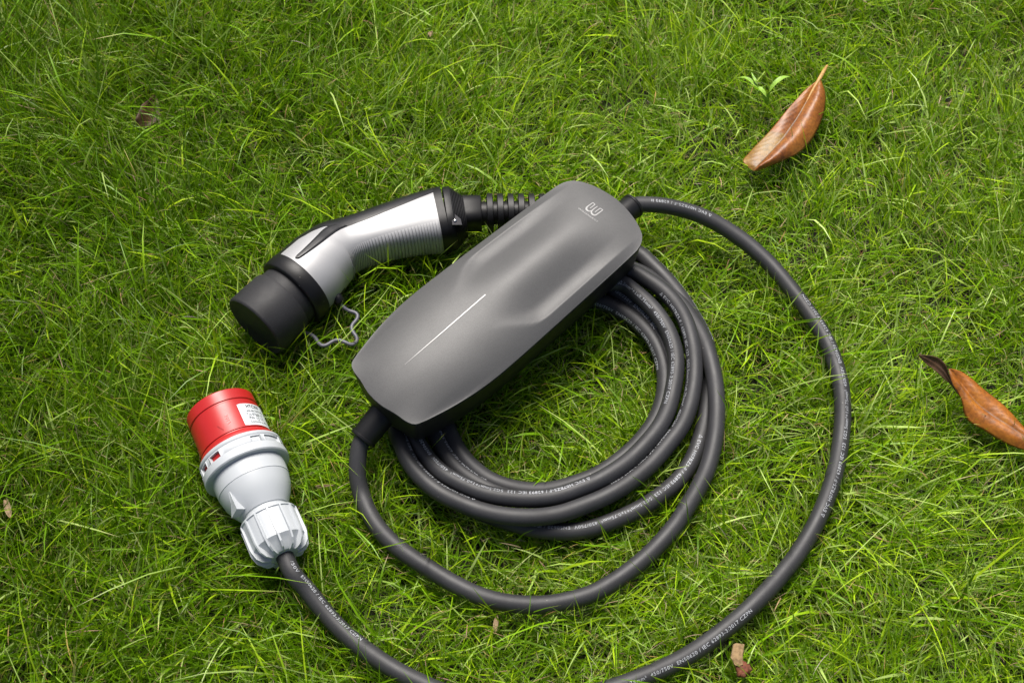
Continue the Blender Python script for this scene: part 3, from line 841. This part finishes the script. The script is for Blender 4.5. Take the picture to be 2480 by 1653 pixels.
# ------------------------------------------------------------------ leaves and litter
def leaf(name, rows, mat, parent, thick=0.0005, m=13, tint=None, bulge=(0.0, 0.0), n=5, vein=0.0):
    """rows: (left px, mid px, right px) each (x, y, z) in photo pixels + height; lamina through them, with its two halves bowed"""
    Lr = catmull([tuple(at(*r[0])) for r in rows], n); Mr = catmull([tuple(at(*r[1])) for r in rows], n); Rr = catmull([tuple(at(*r[2])) for r in rows], n)
    V, T = [], []
    for i in range(len(Mr)):
        x = i / (len(Mr) - 1)
        for j in range(m):
            q = j / (m - 1) * 2 - 1
            if q < 0: p = Mr[i] * (1 + q) + Lr[i] * (-q); b = bulge[0]
            else: p = Mr[i] * (1 - q) + Rr[i] * q; b = bulge[1]
            e = min(1, 4 * x * (1 - x) + .1)
            ww = np.linalg.norm(Rr[i] - Lr[i])
            p = p + np.array([0, 0, b * math.sin(math.pi * min(abs(q), 1)) * e + 0.0004 * math.sin(x * 21 + abs(q) * 4 + (2 if q < 0 else 0)) * abs(q) * min(1, ww / .02) + vein * math.cos((x * 15 - abs(q) * 2.6) * 2 * math.pi) * min(1, 3 * abs(q)) * (1 - abs(q) ** 3)])
            V.append(p)
            T.append(tint(x, q) if tint else (1, 1, 1))
    N = len(V)
    me = bpy.data.meshes.new(name)
    me.from_pydata([tuple(v) for v in V], [], grid_faces(len(Mr), m))
    col = me.color_attributes.new('tint', 'FLOAT_COLOR', 'POINT')
    col.data.foreach_set('color', np.c_[np.array(T), np.ones(N)].astype(np.float32).ravel())
    o = link(name, me, mat, parent, True, None)
    md = o.modifiers.new('thickness', 'SOLIDIFY'); md.thickness = thick; md.offset = 0
    return o

def stick(name, pts, radii, mat, parent, seg=10):
    P = catmull(pts, 6); R = np.interp(np.linspace(0, 1, len(P)), np.linspace(0, 1, len(radii)), radii)
    T = np.gradient(P, axis=0); T /= np.linalg.norm(T, axis=1)[:, None]
    V = []
    for p, t, r in zip(P, T, R):
        s_ = np.cross(t, [0, 0, 1]); s_ /= np.linalg.norm(s_) + 1e-9; u_ = np.cross(s_, t)
        for j in range(seg):
            a = 2 * math.pi * j / seg
            V.append(p + r * (math.cos(a) * s_ + math.sin(a) * u_))
    F = grid_faces(len(P), seg, True) + [tuple(range(seg))[::-1], tuple((len(P) - 1) * seg + j for j in range(seg))]
    o = mesh(name, V, F, mat, parent, sharp=None)
    col = o.data.color_attributes.new('tint', 'FLOAT_COLOR', 'POINT')
    col.data.foreach_set('color', np.ones(len(V) * 4, np.float32))
    return o

q1 = lambda x, y, z: (1760 + x / 5.227, 140 + y / 5.227, z)
big = empty('fallen_leaf', tuple(at(1890, 300, 0)))
tag(big, 'large glossy brown leaf with a pale stalk beside a bright green shoot', 'leaf')
Z0 = .034
rows = [(q1(1165, 268, Z0 + .010), q1(1175, 270, Z0 + .010), q1(1188, 272, Z0 + .010)),
        (q1(1090, 335, Z0 + .010), q1(1125, 345, Z0 + .009), q1(1215, 345, Z0 + .009)),
        (q1(990, 410, Z0 + .010), q1(1065, 450, Z0 + .008), q1(1246, 450, Z0 + .008)),
        (q1(870, 540, Z0 + .009), q1(1000, 570, Z0 + .007), q1(1248, 590, Z0 + .006)),
        (q1(740, 690, Z0 + .008), q1(905, 740, Z0 + .006), q1(1212, 760, Z0 + .003)),
        (q1(610, 850, Z0 + .006), q1(800, 895, Z0 + .0055), q1(1140, 930, Z0 + .001)),
        (q1(480, 995, Z0 + .004), q1(700, 1035, Z0 + .005), q1(1045, 1080, Z0)),
        (q1(370, 1110, Z0 + .002), q1(585, 1165, Z0 + .0045), q1(900, 1215, Z0)),
        (q1(275, 1210, Z0 + .001), q1(475, 1285, Z0 + .004), q1(720, 1305, Z0 + .001)),
        (q1(205, 1300, Z0), q1(390, 1375, Z0 + .0035), q1(520, 1375, Z0 + .002)),
        (q1(262, 1382, Z0), q1(338, 1435, Z0 + .001), q1(380, 1432, Z0 + .001))]
def tint1(x, q):
    v = abs(math.sin((x * 13 + abs(q) * 2.2) * math.pi))
    vein = 1.0 - .10 * (v < .12)
    midr = math.exp(-(q / .06) ** 2)
    g = np.array([1.0, 1.0, 1.0]) * vein
    g = g * (1 - midr) + np.array([.55, .75, 1.1]) * midr
    if x > .55 and q < 0: g = g * np.array([.85, 1.25, 1.0])
    if abs(q) > .93: g = g * .75
    return g
leaf('lamina', rows, M['leaf'], big, m=27, bulge=(0.0012, 0.0065), tint=tint1, vein=0.00013, n=10)
stick('stalk', [tuple(at(*q1(1272, 100, Z0 + .008))), tuple(at(*q1(1235, 160, Z0 + .010))), tuple(at(*q1(1185, 250, Z0 + .0115))), tuple(at(*q1(1125, 350, Z0 + .0105))), tuple(at(*q1(1060, 465, Z0 + .0085))), tuple(at(*q1(1000, 575, Z0 + .0068)))],
      [.0011, .0017, .0019, .0015, .0011, .0004], M['petiole'], big)

q2 = lambda x, y, z: (2180 + x / 5.227, 820 + y / 5.227, z)
lf2 = empty('fallen_leaf', tuple(at(2400, 980, 0)))
tag(lf2, 'orange brown leaf with a twisted dark tip beyond the wide cable arc', 'leaf')
rows = [(q2(615, 380, .050), q2(622, 384, .050), q2(640, 378, .050)),
        (q2(625, 450, .049), q2(680, 440, .047), q2(760, 410, .046)),
        (q2(655, 560, .046), q2(760, 560, .043), q2(900, 505, .043)),
        (q2(725, 670, .043), q2(860, 690, .041), q2(1030, 612, .041)),
        (q2(780, 800, .040), q2(960, 815, .039), q2(1170, 725, .039)),
        (q2(815, 950, .036), q2(1085, 915, .038), q2(1300, 835, .037)),
        (q2(890, 1060, .034), q2(1210, 1000, .038), q2(1410, 935, .036)),
        (q2(1040, 1150, .033), q2(1370, 1095, .038), q2(1500, 1040, .036)),
        (q2(1260, 1280, .032), q2(1530, 1200, .038), q2(1610, 1170, .036)),
        (q2(1500, 1385, .032), q2(1690, 1310, .038), q2(1740, 1300, .036)),
        (q2(1740, 1440, .034), q2(1830, 1410, .038), q2(1850, 1400, .037))]
def tint2(x, q):
    midr = math.exp(-(q / .05) ** 2) * (x > .3)
    g = np.array([1.0, 1.0, 1.0]) * (1 - midr) + np.array([.62, .7, 1.6]) * midr
    if abs(q) > .93: g = g * .6
    return g
leaf('lamina', rows, M['leaf_orange'], lf2, m=21, bulge=(0.003, 0.003), tint=tint2, vein=0.0002, n=6)
rows = [(q2(228, 199, .062), q2(232, 202, .062), q2(240, 200, .062)),
        (q2(290, 280, .058), q2(330, 250, .060), q2(390, 214, .062)),
        (q2(420, 385, .054), q2(450, 320, .056), q2(500, 250, .060)),
        (q2(540, 490, .050), q2(560, 420, .053), q2(575, 330, .058)),
        (q2(625, 565, .047), q2(628, 520, .050), q2(618, 440, .054)),
        (q2(690, 645, .044), q2(688, 615, .047), q2(660, 560, .049)),
        (q2(738, 712, .042), q2(735, 700, .043), q2(728, 680, .044))]
leaf('twisted_tip', rows, M['leaf_dark'], lf2, m=13, bulge=(-.001, -.002), n=6)

q3 = lambda x, y, z: (300 + x / 11.2, 200 + y / 11.2, z)
lf3 = empty('fallen_leaf', tuple(at(355, 280, 0)))
tag(lf3, 'small dark brown leaf half buried in the long grass', 'leaf')
rows = [(q3(800, 350, .023), q3(830, 340, .023), q3(860, 360, .023)), (q3(640, 490, .027), q3(780, 480, .023), q3(930, 500, .021)), (q3(490, 600, .030), q3(720, 650, .023), q3(990, 680, .020)),
        (q3(390, 800, .030), q3(670, 820, .023), q3(1000, 860, .019)), (q3(320, 980, .028), q3(620, 980, .022), q3(950, 1000, .019)), (q3(330, 1120, .024), q3(560, 1140, .021), q3(790, 1130, .020)), (q3(420, 1230, .021), q3(520, 1250, .020), q3(600, 1240, .020))]
leaf('lamina', rows, M['leaf_dark'], lf3, m=11, bulge=(.002, -.002))

def husk(label, px, z, ln, wd, ang, mat='straw'):
    """small dry curled scrap"""
    c = np.array(at(*px, z)); d = np.array([math.cos(ang), math.sin(ang), .12]); s_ = np.array([-math.sin(ang), math.cos(ang), 0])
    V, T = [], []
    n, m = 9, 6
    for i in range(n):
        x = i / (n - 1); wv = wd * (math.sin(math.pi * min(.98, .12 + x * .86)) ** .6)
        for j in range(m):
            q = j / (m - 1) * 2 - 1
            V.append(c + d * ln * (x - .5) + s_ * (wv * q * .5) + np.array([0, 0, .0022 * q * q - .0006 + .001 * math.sin(3 * x + q)]))
    me = bpy.data.meshes.new('dry_husk'); me.from_pydata([tuple(v) for v in V], [], grid_faces(n, m))
    col = me.color_attributes.new('tint', 'FLOAT_COLOR', 'POINT'); col.data.foreach_set('color', np.ones(len(V) * 4, np.float32))
    o = link('dry_husk', me, M[mat], None, True, None)
    md = o.modifiers.new('thickness', 'SOLIDIFY'); md.thickness = .0004
    return tag(o, label, 'husk', 'dry plant scraps in the lawn')
husk('pale pinkish dry husk in the grass at the far left edge', (20, 1232), .028, .019, .0055, -1.15)
husk('narrow dry husk just below the lowest loop of the coiled cable', (1201, 1510), .020, .013, .0040, 1.45)
husk('tiny dry bud husk in the grass near the top edge', (1043, 84), .028, .0060, .0050, 1.3)
husk('thin straw coloured sliver between the grey plug and the cable loop', (788, 1178), .029, .016, .0022, .05)

# wood chip
wc = empty('wood_chip', tuple(at(1785, 1590, 0)))
tag(wc, 'pale dry wood chip with a rotten reddish end beside the wide cable arc', 'wood chip')
q4 = lambda x, y, z: tuple(at(1740 + x / 13.88, 1540 + y / 13.88, z))
bm = bmesh.new()
prs = [((505, 250), (690, 225), (870, 260)), ((470, 440), (680, 420), (855, 440)), ((425, 680), (650, 670), (815, 660)), ((505, 860), (680, 880), (830, 850)), ((560, 960), (720, 1000), (840, 960))]
Vt, Vb = [], []
for k, rw in enumerate(prs):
    for j, (x, y) in enumerate(rw):
        Vt.append(bm.verts.new(q4(x, y, .031 + (.0015 if j == 1 else 0)))); 
for k, rw in enumerate(prs):
    for j, (x, y) in enumerate(rw):
        p = Vector(q4(x, y, .031)); p.z -= .004; Vb.append(bm.verts.new(p))
for i in range(4):
    for j in range(2):
        bm.faces.new([Vt[i * 3 + j], Vt[i * 3 + j + 1], Vt[i * 3 + j + 4], Vt[i * 3 + j + 3]]); bm.faces.new([Vb[i * 3 + j + 3], Vb[i * 3 + j + 4], Vb[i * 3 + j + 1], Vb[i * 3 + j]])
    for j in (0, 2):
        bm.faces.new([Vt[i * 3 + j], Vt[i * 3 + 3 + j], Vb[i * 3 + 3 + j], Vb[i * 3 + j]])
for i in (0, 4):
    for j in range(2): bm.faces.new([Vt[i * 3 + j], Vt[i * 3 + j + 1], Vb[i * 3 + j + 1], Vb[i * 3 + j]])
bmesh.ops.recalc_face_normals(bm, faces=bm.faces)
bmesh.ops.subdivide_edges(bm, edges=bm.edges, cuts=3, use_grid_fill=True)
for v in bm.verts: v.co += Vector((rng.normal(0, .00018), rng.normal(0, .00018), rng.normal(0, .0002)))
def ones(o):
    col = o.data.color_attributes.new('tint', 'FLOAT_COLOR', 'POINT'); col.data.foreach_set('color', np.ones(len(o.data.vertices) * 4, np.float32)); return o
ones(bm_mesh('splinter', bm, M['wood'], wc, sharp=60))
bm = bmesh.new()
bmesh.ops.create_icosphere(bm, subdivisions=3, radius=1)
cpt = Vector(q4(830, 1110, .028))
for v in bm.verts:
    k = 1 + rng.normal(0, .12)
    v.co = cpt + Vector((v.co.x * .0052 * k, v.co.y * .0062 * k, v.co.z * .004 * k))
ones(bm_mesh('rotten_end', bm, M['rust'], wc, sharp=None))

# fresh broad-bladed shoot
sh = empty('grass_shoot', tuple(at(*q1(515, 590, 0)[:2], 0)))
tag(sh, 'bright green broad bladed shoot next to the large brown leaf', 'plant')
def blade(pts, wds, parent):
    P = catmull([tuple(at(*p)) for p in pts], 5); Wd = np.interp(np.linspace(0, 1, len(P)), np.linspace(0, 1, len(wds)), wds)
    T = np.gradient(P, axis=0); T /= np.linalg.norm(T, axis=1)[:, None]
    V = []
    for p, t, w_ in zip(P, T, Wd):
        s_ = np.cross(t, [0, 0.35, 1]); s_ /= np.linalg.norm(s_)
        V += [p - s_ * w_ / 2, p - np.array([0, 0, w_ * .12]), p + s_ * w_ / 2]
    o = mesh('blade', V, grid_faces(len(P), 3), M['shoot'], parent, sharp=None)
    ones(o)
blade([q1(512, 600, .020), q1(510, 520, .034), q1(485, 450, .040), q1(425, 385, .042), q1(385, 360, .040)], [.002, .0042, .0052, .0050, .0008], sh)
blade([q1(515, 590, .020), q1(530, 450, .036), q1(590, 340, .044), q1(680, 262, .047), q1(745, 238, .046), q1(800, 240, .043)], [.002, .0030, .0048, .0052, .0040, .0006], sh)
blade([q1(505, 590, .020), q1(420, 400, .040), q1(345, 325, .044), q1(270, 262, .045), q1(190, 245, .042), q1(105, 262, .036)], [.002, .0040, .0046, .0040, .0030, .0006], sh)
blade([q1(500, 590, .020), q1(385, 330, .044), q1(350, 260, .046), q1(312, 185, .045)], [.0015, .0026, .0028, .0004], sh)

# ------------------------------------------------------------------ grass
# where the things lie: top and underside height over a 2 mm grid, so that blades grow round them and not through them
GX0, GX1, GY0, GY1, GS = -0.62, 0.62, -0.48, 0.62, 0.002
nx, ny = int((GX1 - GX0) / GS), int((GY1 - GY0) / GS)
OV, OF = [], []
for o in list(C.objects):
    if o.type == 'MESH' and o.name != 'ground' and o.name.split('.')[0] not in ('printed_lettering', 'label_print', 'lettering'):
        b0 = len(OV)
        OV.extend([v.co.copy() for v in o.data.vertices]); OF.extend([tuple(b0 + i for i in p.vertices) for p in o.data.polygons])
bvh = BVHTree.FromPolygons(OV, OF)
ZT = np.full((nx, ny), -1.0); ZB = np.full((nx, ny), 9.0)
lo_ = np.array(OV).min(0); hi_ = np.array(OV).max(0)
dn, upd = Vector((0, 0, -1)), Vector((0, 0, 1))
for i in range(nx):
    x = GX0 + (i + .5) * GS
    if x < lo_[0] or x > hi_[0]: continue
    for j in range(ny):
        y = GY0 + (j + .5) * GS
        if y < lo_[1] or y > hi_[1]: continue
        h = bvh.ray_cast(Vector((x, y, 1)), dn)
        if h[0] is not None:
            ZT[i, j] = h[0].z
            ZB[i, j] = bvh.ray_cast(Vector((x, y, -.01)), upd)[0].z
OCC = (ZT > 0)
near = OCC.copy()
for _ in range(4):
    q = near.copy(); q[1:] |= near[:-1]; q[:-1] |= near[1:]; q[:, 1:] |= near[:, :-1]; q[:, :-1] |= near[:, 1:]; near = q
def cell(x, y):
    i = np.clip(((x - GX0) / GS).astype(int), 0, nx - 1); j = np.clip(((y - GY0) / GS).astype(int), 0, ny - 1)
    return i, j

# smooth random fields for clumping and combing
def field(seed, cells):
    r = np.random.default_rng(seed)
    G = r.random((cells + 3, cells + 3))
    def f(x, y, x0=-1.4, x1=1.4):
        u = np.clip((x - x0) / (x1 - x0), 0, 1) * cells; v = np.clip((y - x0) / (x1 - x0), 0, 1) * cells
        i, j = u.astype(int), v.astype(int); a, b = u - i, v - j
        a, b = a * a * (3 - 2 * a), b * b * (3 - 2 * b)
        return (G[i, j] * (1 - a) + G[i + 1, j] * a) * (1 - b) + (G[i, j + 1] * (1 - a) + G[i + 1, j + 1] * a) * b
    return f
fA, fB, fC, fD, fE = field(1, 26), field(2, 60), field(3, 18), field(4, 110), field(5, 40)
K = 5
def blades(roots, kind, az, spread_long):
    """returns stations (n,K,3) and parameters for a batch of blades"""
    n = len(roots)
    x, y = roots[:, 0], roots[:, 1]
    tall = 0.82 + 0.38 * sstep(0.10, -0.42, x) + 0.34 * (fA(x, y) - .5) + 0.30 * (fB(x, y) - .5)
    L = np.clip(rng.lognormal(np.log(0.034), 0.36, n), .012, .085) * tall
    th0 = np.radians(rng.uniform(12, 72, n)); th1 = th0 + np.radians(np.abs(rng.normal(0, 13, n)))
    up = kind == 1; th0[up] = np.radians(rng.uniform(3, 30, up.sum())); th1[up] = np.radians(rng.uniform(15, 62, up.sum())); L[up] *= .86
    fl = kind == 2; th0[fl] = np.radians(rng.uniform(5, 35, fl.sum())); th1[fl] = np.radians(rng.uniform(88, 112, fl.sum())); L[fl] *= 1.45
    dead = kind == 3; th0[dead] = np.radians(rng.uniform(10, 75, dead.sum())); th1[dead] = np.radians(rng.uniform(40, 115, dead.sum())); L[dead] *= .42
    low = kind == 4; th0[low] = np.radians(rng.uniform(30, 80, low.sum())); th1[low] = np.radians(rng.uniform(70, 100, low.sum())); L[low] *= .8
    kap = rng.normal(0, .13, n)
    return L, th0, th1, kap
def stations(roots, L, th0, th1, az, kap):
    t = (np.arange(K - 1) + .5) / (K - 1)
    th = th0[:, None] + (th1 - th0)[:, None] * t[None] ** 1.2
    ph = az[:, None] + kap[:, None] * t[None]
    d = np.stack([np.sin(th) * np.cos(ph), np.sin(th) * np.sin(ph), np.cos(th)], -1) * (L / (K - 1))[:, None, None]
    P = np.concatenate([roots[:, None, :], roots[:, None, :] + np.cumsum(d, 1)], 1)
    P[..., 2] = np.maximum(P[..., 2], 0.0015)
    return P
def hits(P):
    """blade stations and the points halfway between them that lie inside a thing"""
    Q = np.concatenate([P, (P[:, 1:] + P[:, :-1]) / 2, P[:, :-1] * .25 + P[:, 1:] * .75, P[:, :-1] * .75 + P[:, 1:] * .25], 1)
    i, j = cell(Q[..., 0], Q[..., 1])
    return ((Q[..., 2] > ZB[i, j] - .0012) & (Q[..., 2] < ZT[i, j] + .0012)).any(1)

def make_grass(name, n_till, per, area, hole=None, seed=0, kmix=(.66, .14, .03, .11, .06)):
    x0, x1, y0, y1 = area
    tl = np.c_[rng.uniform(x0, x1, n_till), rng.uniform(y0, y1, n_till), np.zeros(n_till)]
    keep = rng.random(n_till) < .42 + .9 * fD(tl[:, 0], tl[:, 1])
    if hole is not None:
        keep &= ~((tl[:, 0] > hole[0]) & (tl[:, 0] < hole[1]) & (tl[:, 1] > hole[2]) & (tl[:, 1] < hole[3]))
    tl = tl[keep]
    comb = 2 * np.pi * (fC(tl[:, 0], tl[:, 1]) * 1.4)
    taz = np.where(rng.random(len(tl)) < .60, comb + rng.normal(0, .7, len(tl)), rng.uniform(0, 2 * np.pi, len(tl)))
    roots = np.repeat(tl, per, 0); roots[:, :2] += rng.normal(0, .0016, (len(roots), 2))
    az = np.repeat(taz, per) + rng.normal(0, .85, len(roots))
    n = len(roots)
    kind = rng.choice(5, n, p=kmix)
    loose = (kind == 3) & (rng.random(n) < .7)
    roots[loose, 2] = rng.uniform(.010, .026, loose.sum())
    L, th0, th1, kap = blades(roots, kind, az, 1)
    i, j = cell(roots[:, 0], roots[:, 1])
    inside = (roots[:, 0] > GX0) & (roots[:, 0] < GX1) & (roots[:, 1] > GY0) & (roots[:, 1] < GY1)
    press = near[i, j] & inside
    L[press] *= 1.05
    P = stations(roots, L, th0, th1, az, kap)
    bad = hits(P)
    for k in range(9):
        if not bad.any(): break
        b = np.where(bad)[0]
        az[b] = rng.uniform(0, 2 * np.pi, len(b)); kap[b] = rng.normal(0, .6, len(b))
        if k > 3: L[b] *= .82; th1[b] = np.minimum(th1[b] + .15, 1.9)
        P[b] = stations(roots[b], L[b], th0[b], th1[b], az[b], kap[b])
        bad[b] = hits(P[b])
    ok = ~bad
    roots, P, kind, L, az = roots[ok], P[ok], kind[ok], L[ok], az[ok]
    n = len(roots)
    W = np.clip(rng.lognormal(np.log(.00084), .32, n), .0006, .0026) * np.clip(L / .035, .7, 1.35)
    W[kind == 3] *= .62
    t = np.linspace(0, 1, K)
    wprof = np.array([.8, 1.0, .95, .66, 0.0]) if K == 5 else np.linspace(1, 0, K)
    T = np.gradient(P, axis=1); T /= np.linalg.norm(T, axis=2)[..., None] + 1e-12
    roll = rng.normal(0, .75, n)
    ref = np.stack([np.sin(roll) * np.cos(az), np.sin(roll) * np.sin(az), np.cos(roll)], -1)
    side0 = np.stack([-np.sin(az), np.cos(az), np.zeros(n)], -1)
    side = side0[:, None, :] * np.cos(roll)[:, None, None] + np.cross(T, side0[:, None, :]) * np.sin(roll)[:, None, None]
    side -= (side * T).sum(-1)[..., None] * T
    side /= np.linalg.norm(side, axis=2)[..., None] + 1e-12
    hw = (W[:, None] * wprof[None] / 2)[..., None]
    A = P - side * hw; B = P + side * hw
    nv = 2 * (K - 1) + 1
    V = np.empty((n, nv, 3), np.float32)
    V[:, 0:2 * (K - 1):2] = A[:, :K - 1]; V[:, 1:2 * (K - 1):2] = B[:, :K - 1]; V[:, -1] = P[:, -1]
    # colours: each blade its own green; some tips mown and bleached, some blades straw
    deep, mid_, yel, pale = (np.array(c) for c in ((.076, .166, .002), (.182, .368, .003), (.395, .565, .014), (.460, .600, .170)))
    u = rng.random(n); fx, fy = roots[:, 0], roots[:, 1]
    warm = np.clip(.25 + .75 * sstep(-.32, .22, fx) * 1.0 + .6 * (fE(fx, fy) - .5) + .35 * (fA(fx, fy) - .5), 0, 1)
    col = deep * (1 - u)[:, None] + mid_ * u[:, None]
    y_ = (rng.random(n) < .12 + .42 * warm)[:, None] * rng.random(n)[:, None]
    col = col * (1 - y_) + yel * y_
    p_ = ((rng.random(n) < .07 + .16 * warm)[:, None]) * rng.uniform(.4, 1, n)[:, None]
    col = col * (1 - p_) + pale * p_
    straw = np.stack([rng.uniform(.26, .46, n), rng.uniform(.20, .36, n), rng.uniform(.08, .20, n)], -1)
    dd = (kind == 3)[:, None]
    col = np.where(dd, straw, col)
    col = np.where((kind == 4)[:, None] & (rng.random(n) < .5)[:, None], col * .6 + straw * .22, col)
    col = col * (.82 + .20 * sstep(-.46, .02, fx) * (1 - .12 * sstep(.30, .48, fx)))[:, None]      # turf deeper to the left, with the lens's dimmer sides painted into the colour
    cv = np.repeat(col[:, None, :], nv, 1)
    tt = np.r_[np.repeat(t[:-1], 2), 1.0]
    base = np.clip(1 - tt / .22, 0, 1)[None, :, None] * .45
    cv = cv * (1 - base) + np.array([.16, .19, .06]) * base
    tipm = (rng.random(n) < .20)[:, None, None] * np.clip((tt - .78) / .2, 0, 1)[None, :, None] * rng.uniform(.4, 1, n)[:, None, None]
    cv = cv * (1 - tipm) + straw[:, None, :] * 1.15 * tipm
    nq = K - 2
    base_i = (np.arange(n) * nv)[:, None]
    quads = np.concatenate([base_i + np.array([2 * k, 2 * k + 1, 2 * k + 3, 2 * k + 2])[None] for k in range(nq)], 1)     # (n, 4*nq)
    tri = base_i + np.array([2 * (K - 2), 2 * (K - 2) + 1, nv - 1])[None]
    loops = np.concatenate([quads, tri], 1).ravel().astype(np.int32)
    per_tot = np.tile(np.array([4] * nq + [3]), n)
    me = bpy.data.meshes.new(name)
    me.vertices.add(n * nv); me.vertices.foreach_set('co', V.ravel())
    me.loops.add(len(loops)); me.loops.foreach_set('vertex_index', loops)
    me.polygons.add(len(per_tot)); me.polygons.foreach_set('loop_start', np.r_[0, np.cumsum(per_tot)[:-1]].astype(np.int32))
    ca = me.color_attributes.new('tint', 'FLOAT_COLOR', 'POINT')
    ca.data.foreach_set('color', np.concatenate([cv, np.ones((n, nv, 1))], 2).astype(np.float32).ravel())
    me.update(calc_edges=True)
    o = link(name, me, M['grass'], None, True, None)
    print(name, n, 'blades')
    return o
NEAR_AREA = (-.58, .58, -.44, .58)
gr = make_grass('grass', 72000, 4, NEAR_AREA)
tag(gr, 'dense fine green lawn grass with dry straws', 'grass', kind='stuff')
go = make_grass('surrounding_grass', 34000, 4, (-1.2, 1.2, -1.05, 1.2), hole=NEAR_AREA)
tag(go, 'the same lawn grass carrying on beyond the picture', 'grass', kind='stuff')
